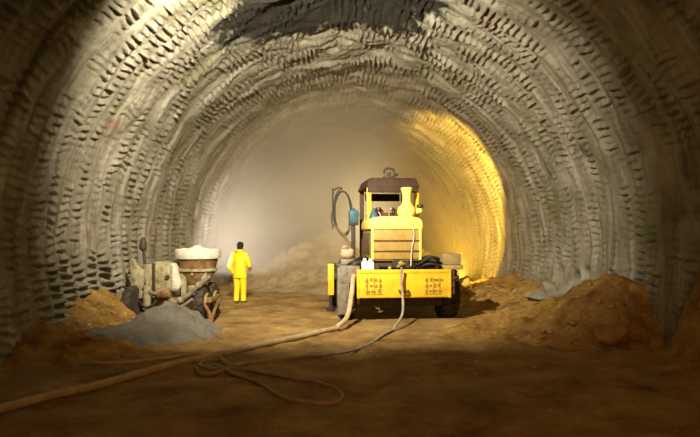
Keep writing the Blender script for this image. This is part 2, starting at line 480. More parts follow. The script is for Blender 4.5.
def h_left(X, Y):
    d = X + 5.5
    z = (0.40 + 0.47 * sstep(10.0, 13.5, Y)) * np.exp(-(np.maximum(d, 0) / (1.35 - 0.85 * sstep(12.3, 13.5, Y))) ** 2) * sstep(8.2, 9.8, Y) * (1 - sstep(16.0, 17.5, Y)) - 0.06
    z = z + 0.10 * gs(X, Y, -4.0, 9.9, 1.2, 0.9)
    return z + lumps(X, Y, 131, 0.24, 0.10) * sstep(0.0, 0.2, z) - 0.05


heap('spoil_heap', -5.8, -2.2, 8.0, 17.6, h_left, 'spoil', 'orange spoil bank along the left wall beside the shotcrete pump', 'dirt heap')


def h_grey(X, Y):
    z = 0.54 * gs(X, Y, -3.40, 12.15, 0.62, 0.8) + 0.36 * gs(X, Y, -3.9, 11.5, 0.8, 0.65) + 0.30 * gs(X, Y, -4.5, 10.7, 0.9, 0.6) - 0.06
    return z + lumps(X, Y, 141, 0.14, 0.09) * sstep(0.0, 0.15, z) - 0.05


heap('rebound_heap', -5.7, -1.8, 9.4, 13.6, h_grey, 'greyheap', 'grey heap of sprayed concrete rebound in front of the shotcrete pump', 'concrete heap', 0.045)


def h_face(X, Y):
    z = 2.7 * gs(X, Y, 0.2, 27.0, 2.5, 4.2) + 0.8 * gs(X, Y, -2.6, 24.5, 1.5, 2.3) + 0.7 * gs(X, Y, 2.6, 27, 2.0, 3.0) - 0.06
    return z + lumps(X, Y, 151, 0.5, 0.15) * sstep(0.0, 0.5, z) - 0.05


heap('muck_pile', -4.8, 5.0, 18.6, 33.5, h_face, 'facepile', 'big pale muck pile in the dust at the end of the tunnel', 'muck pile', 0.09)


# ------------------------------------------------------------------ stones
def stone(name, loc, r, seed, mat, label, cat, group=None, sc=(1, 0.9, 0.7), sub=3, cut=(0.55, 0.85)):
    rnd = random.Random(seed)
    b = bmesh.new(); bmesh.ops.create_icosphere(b, subdivisions=sub, radius=1.0)
    planes = [(Vector((rnd.gauss(0, 1), rnd.gauss(0, 1), rnd.gauss(0, 1))).normalized(), rnd.uniform(*cut)) for _ in range(12)]
    for v in b.verts:
        for n, d in planes:
            k = v.co.dot(n)
            if k > d: v.co -= n * (k - d)
        v.co = Vector((v.co.x * sc[0], v.co.y * sc[1], v.co.z * sc[2])) * r
    me = bpy.data.meshes.new(name); b.to_mesh(me); b.free(); me.materials.append(M[mat])
    o = bpy.data.objects.new(name, me); C.objects.link(o)
    o.location = loc; o.rotation_euler = (0, 0, rnd.uniform(0, 6.28))
    return tag(o, label, cat, group)


def hz(hf, x, y): return float(np.maximum(hf(np.array(float(x)), np.array(float(y))) + floor_z(np.array(float(x)), np.array(float(y))) * 0.5, fz(x, y)))


stone('boulder', (4.55, 10.45, 0.22), 0.42, 5, 'stone', 'brown boulder jutting from the foot of the lumpy right mound', 'boulder', None, (1.1, 0.8, 0.55))
rnd = random.Random(4)
for k in range(16):
    x, y = rnd.uniform(3.2, 4.9), rnd.uniform(10.6, 12.6)
    r = rnd.uniform(0.05, 0.12)
    stone('stone', (x, y, hz(h_rmid, x, y) + r * 0.15), r, 30 + k, 'stone', 'small brown stone lying on the lumpy mound by the right wall', 'stone', 'stones on the right-hand mound', sub=2)
for k in range(10):
    x, y = rnd.uniform(-5.0, -4.2), rnd.uniform(9.9, 13.5)
    r = rnd.uniform(0.05, 0.11)
    stone('stone', (x, y, hz(h_left, x, y) + r * 0.15), r, 60 + k, 'stone', 'small brown stone lying on the spoil bank by the left wall', 'stone', 'stones on the left-hand bank', sub=2)
for k, (x, y) in enumerate([(0.55, 7.3), (1.9, 7.9), (2.7, 8.8), (3.3, 9.4), (-0.7, 8.9), (2.2, 6.6), (3.1, 7.4), (-2.0, 7.6)]):
    r = 0.03 + 0.012 * (k % 3)
    stone('pebble', (x, y, fz(x, y) + r * 0.2), r, 90 + k, 'paleconc', 'pale pebble lying on the dark foreground mud', 'pebble', 'pebbles on the foreground mud', sub=2)
# broken concrete at the foot of the right wall
slabs = [((4.80, 15.4, 0.36), 0.36, (1.3, 0.7, 0.5), 'pale broken concrete slab at the right wall foot, leftmost of the slabs'),
         ((4.92, 14.75, 0.52), 0.38, (0.7, 0.7, 1.0), 'upright chunk of broken concrete at the right wall foot, between the slabs'),
         ((5.00, 14.1, 0.62), 0.34, (1.0, 0.7, 0.6), 'tilted concrete slab resting highest at the right wall foot')]
for k, (l, r, sc, lab) in enumerate(slabs):
    o = stone('concrete_slab', l, r, 200 + k, 'paleconc', lab, 'concrete slab', None, sc, 4, (0.30, 0.70))
    o.rotation_euler = (0.2, 0.25 - 0.3 * k, 0.3 * k)


# ------------------------------------------------------------------ yellow wheeled drilling machine
YAW = math.radians(6)
RIG = empty('drilling_rig', (1.21, 13.3, 0.0), YAW)
tag(RIG, 'yellow wheeled drilling rig seen from behind with a dark canopy', 'drilling rig')

MB().box(-0.5, 0.5, 0.25, 4.6, 0.62, 0.98, 0.03).box(-0.75, 0.75, 1.5, 3.2, 0.9, 1.25, 0.03).build('chassis', 'brown', RIG)
bp = MB().box(-1.05, 1.05, 0.0, 0.30, 0.55, 1.17, 0.035, 3).build('bumper', 'yellow', RIG)
rim = MB(); rim.box(-1.06, 1.06, -0.012, 0.04, 1.10, 1.185, 0.012); rim.box(-1.06, -1.0, -0.012, 0.04, 0.55, 1.12, 0.012); rim.box(1.0, 1.06, -0.012, 0.04, 0.55, 1.12, 0.012)
rim.build('bumper_rim', 'yellow', bp)
rs = random.Random(8)
for cx in (-0.68, 0.66):
    q = MB(); q.box(cx - 0.20, cx + 0.20, -0.001, 0.01, 0.62, 0.645, 0.0)
    for x in (cx - 0.15, cx, cx + 0.14): q.box(x - 0.012, x + 0.012, -0.002, 0.01, 0.63, 1.0, 0.0)
    for row, z in enumerate((0.95, 0.82, 0.70)):
        x = cx - 0.19
        while x < cx + 0.15:
            wdt = rs.uniform(0.05, 0.11)
            q.box(x, x + wdt, -0.003, 0.01, z - rs.uniform(0.02, 0.055), z + rs.uniform(0.02, 0.055), 0.002, 1)
            x += wdt + rs.uniform(0.015, 0.045)
    tag(q.build('stencil_mark', 'stencil', bp), 'worn dark stencilling')
MB().tube(spline([(-0.12, -0.0, 0.72), (-0.1, -0.09, 0.70), (0.06, -0.09, 0.70), (0.08, 0.0, 0.72)], 6), 0.025, 8).build('towing_eye', 'brown', bp)

und = MB(); und.cyl((-1.05, 0.85, 0.58), (1.05, 0.85, 0.58), 0.11).ball((0, 0.85, 0.56), 0.24, 2).box(-0.95, 0.95, 0.36, 0.5, 0.34, 0.56, 0.02)
und.box(-0.1, 0.1, 0.3, 1.2, 0.40, 0.62, 0.02).cyl((-0.5, 0.4, 0.42), (-0.05, 0.7, 0.5), 0.05).cyl((0.5, 0.4, 0.42), (0.05, 0.7, 0.5), 0.05)
und.build('rear_axle', 'dark', RIG)
MB().cyl((-1.05, 3.5, 0.58), (1.05, 3.5, 0.58), 0.11).ball((0, 3.5, 0.56), 0.24, 2).build('front_axle', 'dark', RIG)


def wheel(x, y, r, wd, parent, tyre='tyre', hub='brown', lugs=18, name='wheel'):
    e = MB(); h = wd / 2
    e.lathe([(r * 0.52, -h * 0.82), (r * 0.80, -h), (r * 0.93, -h * 0.9), (r * 0.975, -h * 0.55), (r * 0.98, 0), (r * 0.975, h * 0.55), (r * 0.93, h * 0.9), (r * 0.80, h), (r * 0.52, h * 0.82)], (0, 0, 0), 'x', 36)
    for k in range(lugs):
        for sd in (-1, 1):
            a = 2 * PI * (k + 0.5 * (sd > 0)) / lugs
            rot = Matrix.Rotation(a, 4, 'X') @ Matrix.Translation((sd * h * 0.45, 0, r * 0.985)) @ Matrix.Rotation(sd * 0.5, 4, 'Z')
            b = bmesh.new(); bmesh.ops.create_cube(b, size=1); bmesh.ops.scale(b, vec=(h * 0.95, 0.06 * r / 0.58, 0.05 * r / 0.58), verts=b.verts)
            e._merge(b, rot)
    w_ = e.build(name, tyre, parent); w_.location = (x, y, r * 1.0)
    s = 1 if x > 0 else -1
    g = MB(); g.lathe([(r * 0.54, -0.09), (r * 0.54, 0.02), (r * 0.42, 0.05), (r * 0.36, -0.03), (r * 0.17, -0.02), (r * 0.15, 0.07), (r * 0.05, 0.08)], (0, 0, 0), 'x', 28)
    for k in range(8):
        a = 2 * PI * k / 8
        g.cyl((-0.03, math.cos(a) * r * 0.27, math.sin(a) * r * 0.27), (0.03, math.cos(a) * r * 0.27, math.sin(a) * r * 0.27), 0.022 * r / 0.58, seg=6)
    hb = g.build('hub', hub, w_); hb.location = (s * h * 0.72, 0, 0); hb.rotation_euler = (0, 0, 0 if s > 0 else PI)
    return w_


for (x, y) in ((1.20, 0.95), (-1.20, 0.95), (1.20, 3.5), (-1.20, 3.5)): wheel(x, y, 0.58, 0.42, RIG)
# wheel guards
for s, mt in ((1, 'tan'), (-1, 'steel')):
    q = MB(); x0, x1 = (0.96, 1.42) if s > 0 else (-1.42, -0.96)
    q.box(x0, x1, 0.34, 1.6, 1.20, 1.26, 0.015).box(x0, x1, 0.28, 0.36, 0.86 if s < 0 else 1.16, 1.25, 0.015)
    if s > 0: q.box(x0 + 0.04, x1 - 0.02, 0.36, 0.95, 1.26, 1.52, 0.04)
    else: q.box(x0 + 0.05, x1 - 0.05, 0.55, 1.1, 1.26, 1.40, 0.04)
    q.build('wheel_guard', mt, RIG)
MB().box(-1.47, -1.20, 0.29, 0.33, 0.16, 1.22, 0.012).build('mud_flap', 'steel', RIG)
# tail lamp bracket beside the bumper, right
q = MB(); q.box(1.06, 1.16, 0.05, 0.16, 0.62, 1.15, 0.012).cyl((1.11, 0.03, 0.98), (1.11, 0.07, 0.98), 0.045).cyl((1.11, 0.03, 0.82), (1.11, 0.07, 0.82), 0.045)
q.build('tail_lamp', 'brown', RIG)

# engine hood
hood = MB()
prof = []
HXL, HXR, HZ0, HZ1 = -0.68, 0.46, 1.36, 2.36
hood.prism([(HXL, HZ0), (HXR, HZ0), (HXR + 0.0, 2.12), (HXR - 0.05, 2.22), (HXL + 0.05, 2.22), (HXL, 2.12)], 0.42, 2.0, 0.02).build('engine_hood', 'ochre', RIG)
cap = MB()
pts = []
for k in range(13):
    a = PI * k / 12
    pts.append((-0.11 + 0.61 * math.copysign(abs(math.cos(a)) ** 0.45, math.cos(a)), 2.16 + 0.22 * math.sin(a) ** 0.6))
cap.prism(pts + [(-0.72, 2.08), (0.50, 2.08)], 0.38, 2.02, 0.02).build('hood_top', 'yellow_light', RIG)
gr = MB()
gr.box(HXL + 0.03, HXR - 0.03, 0.385, 0.43, 1.40, 2.07, 0.012)
grl = gr.build('radiator_cover', 'ochre', RIG)
sl = MB()
for z in (1.58, 1.82): sl.box(HXL + 0.03, HXR - 0.03, 0.368, 0.40, z - 0.018, z + 0.018, 0.006)
sl.build('cover_strip', 'brown', grl)
for x in (HXL + 0.02, HXR - 0.02): MB().box(x - 0.03, x + 0.03, 0.37, 0.44, 1.38, 2.12, 0.012).build('corner_strip', 'yellow_light', grl)
lv = MB()
for k in range(7): lv.box(HXL - 0.02, HXL + 0.02, 0.7 + 0.15 * k, 0.78 + 0.15 * k, 1.5, 2.0, 0.008)
lv.build('side_louvre', 'brown', RIG)
MB().tube(spline([(0.26, 0.37, 2.2), (0.29, 0.35, 1.95), (0.25, 0.35, 1.7), (0.22, 0.33, 1.5), (0.2, 0.28, 1.25)], 8), 0.014, 6).build('grey_cable', 'cement', RIG)
# engine block and pipework below the hood
eb = MB(); eb.box(-0.6, 0.4, 0.5, 1.9, 1.0, 1.40, 0.03).cyl((-0.5, 0.42, 1.25), (0.3, 0.42, 1.22), 0.05).cyl((-0.1, 0.36, 1.30), (-0.1, 0.6, 1.30), 0.11)
eb.box(0.05, 0.2, 0.38, 0.5, 1.2, 1.35, 0.02)
eb.build('engine_block', 'dark', RIG)
MB().ball((-0.02, 0.34, 1.30), 0.065).cyl((-0.1, 0.34, 1.22), (0.06, 0.34, 1.30), 0.03).build('pipe_fitting', 'tan', RIG)
MB().ball((-0.28, 0.3, 1.20), 0.045).cyl((-0.28, 0.3, 1.1), (-0.28, 0.3, 1.2), 0.02).build('pipe_fitting', 'tan', RIG)
for k, (x, z, dx) in enumerate([(0.45, 1.30, 0.30), (0.52, 1.38, 0.38), (0.55, 1.26, 0.42), (0.6, 1.45, 0.30)]):
    MB().tube(spline([(x - 0.25, 0.7, z - 0.15), (x, 0.42, z), (x + dx * 0.5, 0.36, z + 0.10 - 0.04 * k), (x + dx, 0.5, z - 0.06), (x + dx, 0.9, z - 0.2)], 8), 0.035, 8).build('hydraulic_hose', 'rubber', RIG)
for k, (x, dx) in enumerate([(-0.72, -0.2), (-0.8, -0.3)]):
    MB().tube(spline([(x, 0.8, 1.2), (x + dx * 0.3, 0.5, 1.42), (x + dx, 0.36, 1.36), (x + dx * 1.6, 0.45, 1.22)], 8), 0.03, 8).build('hydraulic_hose', 'rubber', RIG)
MB().box(0.44, 0.90, 0.55, 1.5, 1.0, 1.30, 0.03).box(0.5, 0.85, 0.6, 0.9, 1.30, 1.42, 0.04).build('valve_block', 'brown', RIG)
# white lamp pair on top of the bumper, left
lm = MB(); lm.box(-0.94, -0.67, 0.05, 0.28, 1.16, 1.36, 0.03).cyl((-0.87, 0.16, 1.35), (-0.87, 0.16, 1.43), 0.05, 0.035).cyl((-0.74, 0.16, 1.35), (-0.74, 0.16, 1.42), 0.05, 0.035)
lm.build('lamp_box', 'white', RIG)

# canopy over the driver's place
cn = MB()
cn.box(-0.70, 0.62, 1.2, 3.0, 3.10, 3.34, 0.03, 2, taper=(0.86, 0.92))
cn.box(-0.66, 0.58, 1.22, 1.27, 2.98, 3.12, 0.012); cn.box(-0.50, 0.44, 2.9, 2.95, 2.86, 3.06, 0.02)
canopy = cn.build('canopy_roof', 'canopy', RIG)
bc = MB(); bc.box(-0.2, 0.06, 1.5, 1.75, 3.34, 3.42, 0.02)
ring = [(-0.07 + 0.13 * math.cos(a), 1.62, 3.52 + 0.085 * math.sin(a)) for a in np.linspace(-0.6, PI + 0.6, 16)]
bc.tube(ring, 0.028, 8).cyl((-0.07, 1.62, 3.40), (-0.07, 1.62, 3.50), 0.05)
bc.cyl((0.06, 1.58, 3.43), (0.15, 1.58, 3.46), 0.03)
bc.build('roof_lamp', 'dark', canopy)
for (x, y) in ((-0.62, 1.3), (0.55, 1.3), (-0.60, 2.85), (0.53, 2.85)):
    MB().box(x - 0.055, x + 0.055, y - 0.045, y + 0.045, 1.2, 3.12, 0.012).build('canopy_post', 'yellow' if y < 2 else 'brown', RIG)
# driver's place
MB().box(-0.6, 0.55, 1.95, 3.1, 1.2, 1.28, 0.01).build('platform', 'brown', RIG)
st = MB(); st.box(-0.25, 0.2, 2.35, 2.8, 1.75, 1.9, 0.05).box(-0.25, 0.2, 2.75, 2.88, 1.85, 2.45, 0.05).cyl((0, 2.55, 1.28), (0, 2.55, 1.76), 0.08)
st.build('seat', 'dark', RIG)
con = MB(); con.box(-0.58, 0.40, 2.0, 2.2, 2.1, 2.52, 0.04).box(-0.45, -0.15, 1.96, 2.1, 2.5, 2.6, 0.03).cyl((0.2, 2.05, 2.5), (0.2, 2.05, 2.62), 0.07)
con.build('console', 'brown', RIG)
for k, x in enumerate((-0.36, -0.22, -0.02, 0.10)):
    q = MB(); q.cyl((x, 1.97, 2.42), (x + 0.04 * (-1) ** k, 1.9, 2.60), 0.014, seg=8).ball((x + 0.04 * (-1) ** k, 1.9, 2.61), 0.045)
    q.build('control_lever', 'pink' if k % 2 == 0 else 'dark', RIG)
MB().tube([(-0.42 + 0.17 * math.cos(a), 1.86 + 0.06 * math.sin(a), 2.44 + 0.13 * math.sin(a)) for a in np.linspace(0, 2 * PI, 25)], 0.02, 8, False).build('steering_wheel', 'pink', RIG)
# air cleaner: pot, neck, flared cap and side spout
ac = MB(); ac.lathe([(0.05, 2.20), (0.10, 2.30), (0.20, 2.40), (0.235, 2.50), (0.21, 2.60), (0.13, 2.68), (0.10, 2.76), (0.105, 2.90), (0.125, 2.98), (0.145, 3.06), (0.13, 3.08), (0.04, 3.08)], (0.25, 1.0, 0))
ac.cyl((0.40, 0.98, 2.48), (0.60, 0.95, 2.54), 0.075, 0.06)
acl = ac.build('air_cleaner', 'yellow_light', RIG)
MB().lathe([(0.075, 0), (0.085, 0.02), (0.075, 0.07), (0.02, 0.09)], (0.56, 0.95, 2.60)).build('spout_cap', 'dark', acl)
MB().cyl((0.25, 1.0, 2.1), (0.25, 1.0, 2.25), 0.06).build('inlet_pipe', 'dark', RIG)

# left side: platform, blue cylinders, bag, support leg
MB().box(-1.15, -0.62, 1.65, 3.0, 1.22, 1.30, 0.012).cyl((-0.70, 2.4, 1.25), (-0.45, 2.4, 0.85), 0.05).build('side_platform', 'brown', RIG)
gc = MB(); gc.lathe([(0.10, 1.30), (0.115, 1.34), (0.115, 2.38), (0.08, 2.48), (0.035, 2.52), (0.035, 2.60), (0.01, 2.60)], (-0.52, 1.15, 0)); gc.build('gas_bottle', 'blue', RIG)
bb = MB(); bb.box(-1.02, -0.78, 2.0, 2.25, 2.25, 2.58, 0.03).cyl((-0.90, 2.12, 2.57), (-0.90, 2.12, 2.64), 0.04); bb.build('blue_canister', 'blue', RIG)
MB().box(-0.96, -0.86, 2.05, 2.16, 1.28, 2.26, 0.01).box(-1.02, -0.78, 2.0, 2.25, 2.20, 2.25, 0.01).build('canister_bracket', 'dark', RIG)
sk = MB(); sk.ball((-1.20, 0.80, 1.50), 0.15, 3, (1.1, 0.9, 0.75)).ball((-1.26, 0.82, 1.58), 0.09, 3, (1, 1, 0.8)).ball((-1.12, 0.78, 1.56), 0.08, 2).cyl((-1.24, 0.8, 1.58), (-1.28, 0.76, 1.68), 0.035, 0.055)
sack = sk.build('bag', 'sackcloth', None)
sack.location = Matrix.Rotation(YAW, 4, 'Z') @ Vector((0, 0, 0)) + Vector((1.21, 13.3, 0)); sack.rotation_euler = (0, 0, YAW)
tag(sack, "pinkish cloth bag slumped on the rig's left wheel guard", 'bag')
lg = MB(); lg.box(-1.56, -1.40, 2.1, 2.26, 0.42, 1.22, 0.015)
lg = lg.build('support_leg', 'yellow', RIG)
MB().cyl((-1.48, 2.18, 0.10), (-1.48, 2.18, 0.44), 0.045).cyl((-1.48, 2.18, 0.02), (-1.48, 2.18, 0.10), 0.12).build('jack_foot', 'dark', lg)
MB().box(-1.45, -0.5, 2.12, 2.24, 0.82, 0.96, 0.015).build('outrigger_beam', 'brown', RIG)
# drill booms reaching toward the face; the left one carries an upright feed beam
RW = Matrix.Translation((1.21, 13.3, 0)) @ Matrix.Rotation(YAW, 4, 'Z')
def rl(x, y, z): return RW.inverted() @ Vector((x, y, z))
fb = rl(-0.56, 19.6, 0)
MB().tube([(-0.3, 4.5, 1.2), (-0.75, 5.0, 1.75), (fb.x, fb.y + 0.08, 2.35)], [0.08, 0.05, 0.035], 12).build('drill_boom', 'tan', RIG)
MB().tube([(0.3, 4.5, 1.2), (0.5, 5.4, 1.75), (0.5, 7.2, 1.5)], [0.13, 0.11, 0.09], 12).build('drill_boom', 'yellow', RIG)
fbm_ = MB(); fbm_.box(fb.x - 0.025, fb.x + 0.025, fb.y - 0.05, fb.y + 0.05, 2.15, 3.48, 0.012).box(fb.x - 0.06, fb.x + 0.02, fb.y - 0.06, fb.y + 0.06, 2.35, 2.7, 0.02)
fbm_.tube([(fb.x, fb.y - 0.04, 3.40), (fb.x + 0.2, fb.y - 0.10, 3.50), (fb.x + 0.30, fb.y - 0.10, 3.46)], 0.022, 8)
fbm_.build('feed_beam', 'dark', RIG)

# coil of black hose hung on the beam
hc = MB(); loop = []
for i in range(3 * 28 + 1):
    a = 2 * PI * i / 28 + PI / 2; k = i / 28
    loop.append((-0.25 + (0.27 + 0.03 * math.sin(k * 3)) * math.cos(a) + 0.015 * k, 19.48 - 0.05 * k + 0.04 * math.sin(a), 2.70 - 0.03 * k + (0.72 + 0.03 * math.cos(k * 4)) * math.sin(a) - 0.05 * math.cos(a)))
hc.tube(loop, 0.020, 8)
tag(hc.build('hose_coil', 'rubber'), "black hose coil hanging in the dust left of the rig's canopy", 'hose coil')

# ------------------------------------------------------------------ shotcrete pump, left
PUMP = empty('shotcrete_pump', (-4.1, 14.1, 0.0), math.radians(-4))
tag(PUMP, 'cement-splashed wheeled shotcrete pump with a round hopper by the left wall', 'concrete pump')
q = MB(); q.box(-0.85, 0.95, -0.30, -0.20, 0.40, 0.52, 0.012).box(-0.85, 0.95, 0.45, 0.55, 0.40, 0.52, 0.012)
for x in (-0.85, -0.2, 0.45, 0.87): q.box(x, x + 0.08, -0.25, 0.5, 0.41, 0.51, 0.01)
q.build('chassis', 'rust', PUMP)
# hopper: round pan with thick rim over a cone
hp = MB(); hp.lathe([(0.20, 0.78), (0.26, 0.80), (0.40, 1.05), (0.44, 1.28), (0.47, 1.36), (0.45, 1.40), (0.38, 1.32), (0.2, 1.0)], (0.50, 0.1, 0), seg=32)
hopper = hp.build('hopper', 'rust', PUMP)
MB().lathe([(0.44, 1.38), (0.52, 1.40), (0.545, 1.50), (0.53, 1.60), (0.49, 1.62), (0.455, 1.52), (0.42, 1.40)], (0.50, 0.1, 0), seg=32).build('hopper_rim', 'cement', hopper)
MB().lathe([(0.10, 0.55), (0.24, 0.56), (0.26, 0.66), (0.24, 0.80), (0.1, 0.80)], (0.50, 0.1, 0)).box(0.2, 0.32, -0.2, -0.1, 0.52, 1.2, 0.01).box(0.68, 0.80, -0.2, -0.1, 0.52, 1.2, 0.01).build('rotor_housing', 'cream', PUMP)
# engine house: ribbed cover leaning to the hopper
eh = MB(); eh.prism([(-0.72, 0.52), (0.10, 0.52), (0.22, 0.80), (0.06, 1.30), (-0.42, 1.34), (-0.46, 1.28), (-0.72, 1.26)], -0.28, 0.5, 0.03)
cover = eh.build('engine_cover', 'cream', PUMP)
rb = MB()
for x in (-0.36, -0.24, -0.12, 0.0): rb.box(x, x + 0.04, -0.305, -0.27, 0.62, 1.26, 0.008)
rb.build('cover_rib', 'cream', cover)
MB().box(-0.44, -0.38, -0.31, 0.0, 0.56, 1.30, 0.008).build('cover_gap', 'dark', cover)
MB().prism([(0.02, 0.62), (0.12, 0.60), (0.235, 0.80), (0.08, 1.29), (0.0, 1.30)], -0.30, -0.05, 0.01).build('end_panel', 'cement', cover)
MB().box(-0.36, -0.16, -0.34, -0.28, 0.58, 0.74, 0.012).build('control_box', 'rust', cover)
MB().cyl((-0.08, -0.34, 0.98), (-0.08, -0.28, 0.98), 0.05).build('gauge', 'dark', cover)
MB().tube(spline([(-0.28, -0.31, 0.6), (-0.32, -0.45, 0.4), (-0.5, -0.5, 0.3), (-0.7, -0.42, 0.42)], 8), 0.03, 8).build('feed_hose', 'rubber', PUMP)
sg = MB()
for a in np.linspace(0, 2 * PI, 8, endpoint=False): sg.box(0.50 + 0.40 * math.cos(a) - 0.02, 0.50 + 0.40 * math.cos(a) + 0.02, 0.1 + 0.40 * math.sin(a) - 0.02, 0.1 + 0.40 * math.sin(a) + 0.02, 1.02, 1.40, 0.004)
sg.lathe([(0.425, 1.10), (0.455, 1.11), (0.455, 1.16), (0.43, 1.17)], (0.50, 0.1, 0), seg=32)
sg.build('hopper_strap', 'cream', hopper)
fp = MB(); fp.prism([(-0.90, 0.50), (-0.62, 0.50), (-0.60, 1.15), (-0.70, 1.20), (-0.86, 1.42), (-0.92, 1.40)], -0.40, -0.32, 0.01)
fp.build('side_plate', 'cream', PUMP)
MB().tube(spline([(-0.74, 0.0, 1.2), (-0.76, 0.0, 1.45), (-0.78, 0.0, 1.62), (-0.78, 0.0, 1.78), (-0.77, 0.0, 1.90)], 4), [0.035] * 8 + [0.085] * 5 + [0.06, 0.05, 0.04, 0.03], 12).build('exhaust_stack', 'dark', PUMP)
cy = MB(); cy.cyl((-0.52, -0.42, 0.25), (-0.50, -0.42, 0.80), 0.09).cyl((-0.50, -0.42, 0.80), (-0.50, -0.42, 0.95), 0.05)
cy.build('jack_leg', 'cream', PUMP)
for (x, y) in ((-0.80, -0.58), (-0.95, 0.5)): wheel(x, y, 0.40, 0.2, PUMP, 'tyre', 'tan', 14)
for (x, y) in ((0.72, -0.18), (0.72, 0.5)): wheel(x, y, 0.40, 0.2, PUMP, 'tyre', 'tan', 14)
for x, y0, y1 in ((-0.86, -0.58, 0.5), (0.72, -0.18, 0.5)): MB().cyl((x, y0, 0.38), (x, y1, 0.38), 0.05).box(x - 0.06, x + 0.06, 0.0, 0.25, 0.34, 0.46, 0.01).build('axle', 'dark', PUMP)
dp = MB(); dp.tube(spline([(-0.05, -0.38, 0.55), (0.15, -0.45, 0.42), (0.42, -0.46, 0.55), (0.70, -0.46, 0.80), (0.96, -0.42, 1.02)], 8), 0.055, 12)
pipe = dp.build('delivery_pipe', 'steel', PUMP)
for p, d in (((0.30, -0.46, 0.48), (1, 0, 0.5)), ((0.72, -0.46, 0.82), (1, 0, 0.9))):
    p = Vector(p); d = Vector(d).normalized(); MB().cyl(p - d * 0.04, p + d * 0.04, 0.075).build('pipe_coupling', 'cream', pipe)
MB().tube(spline([(-0.6, -0.42, 0.75), (-0.3, -0.5, 0.62), (-0.1, -0.45, 0.72), (0.2, -0.40, 0.68)], 8), 0.04, 10).tube(spline([(-0.45, -0.4, 0.3), (-0.1, -0.48, 0.25), (0.3, -0.45, 0.33), (0.55, -0.4, 0.5)], 8), 0.035, 10).build('pump_pipe', 'steel', PUMP)
mt = MB(); mt.cyl((-0.25, -0.40, 0.62), (0.05, -0.40, 0.62), 0.13).box(-0.1, 0.1, -0.5, -0.35, 0.30, 0.45, 0.02); mt.build('motor', 'rust', PUMP)
db = MB(); db.tube([(0.75, -0.28, 0.40), (1.05, -0.8, 0.26), (1.18, -1.1, 0.12)], 0.04, 10).tube([(0.95, 0.4, 0.44), (1.10, -0.5, 0.30), (1.18, -1.1, 0.12)], 0.04, 10).cyl((1.18, -1.06, 0.12), (1.22, -1.26, 0.11), 0.055)
db.build('drawbar', 'rust', PUMP)
# mix heaped in the hopper
mx = MB(); mrnd = random.Random(3)
for k in range(14):
    a = mrnd.uniform(0, 6.28); r = mrnd.uniform(0, 0.34)
    mx.ball((0.50 + r * math.cos(a), 0.1 + r * math.sin(a), 1.52 + 0.09 * (1 - r / 0.34) + mrnd.uniform(-0.02, 0.05)), mrnd.uniform(0.08, 0.14), 2, (1, 1, 0.7))
mxo = mx.build('concrete_mix', 'cement', None)
mxo.location = PUMP.location; mxo.rotation_euler = PUMP.rotation_euler
tag(mxo, 'white lumpy concrete mix heaped in the pump hopper', 'concrete', kind='stuff')

# ------------------------------------------------------------------ worker in yellow rain suit
PX, PY = (240 - HX) / F_PX * 17.3, 17.3


def ring_pts(cx, cy, cz, rx, ry, n=20, tilt=0.0):
    return [(cx + rx * math.cos(2 * PI * k / n), cy + ry * math.sin(2 * PI * k / n), cz + tilt * math.sin(2 * PI * k / n)) for k in range(n)]


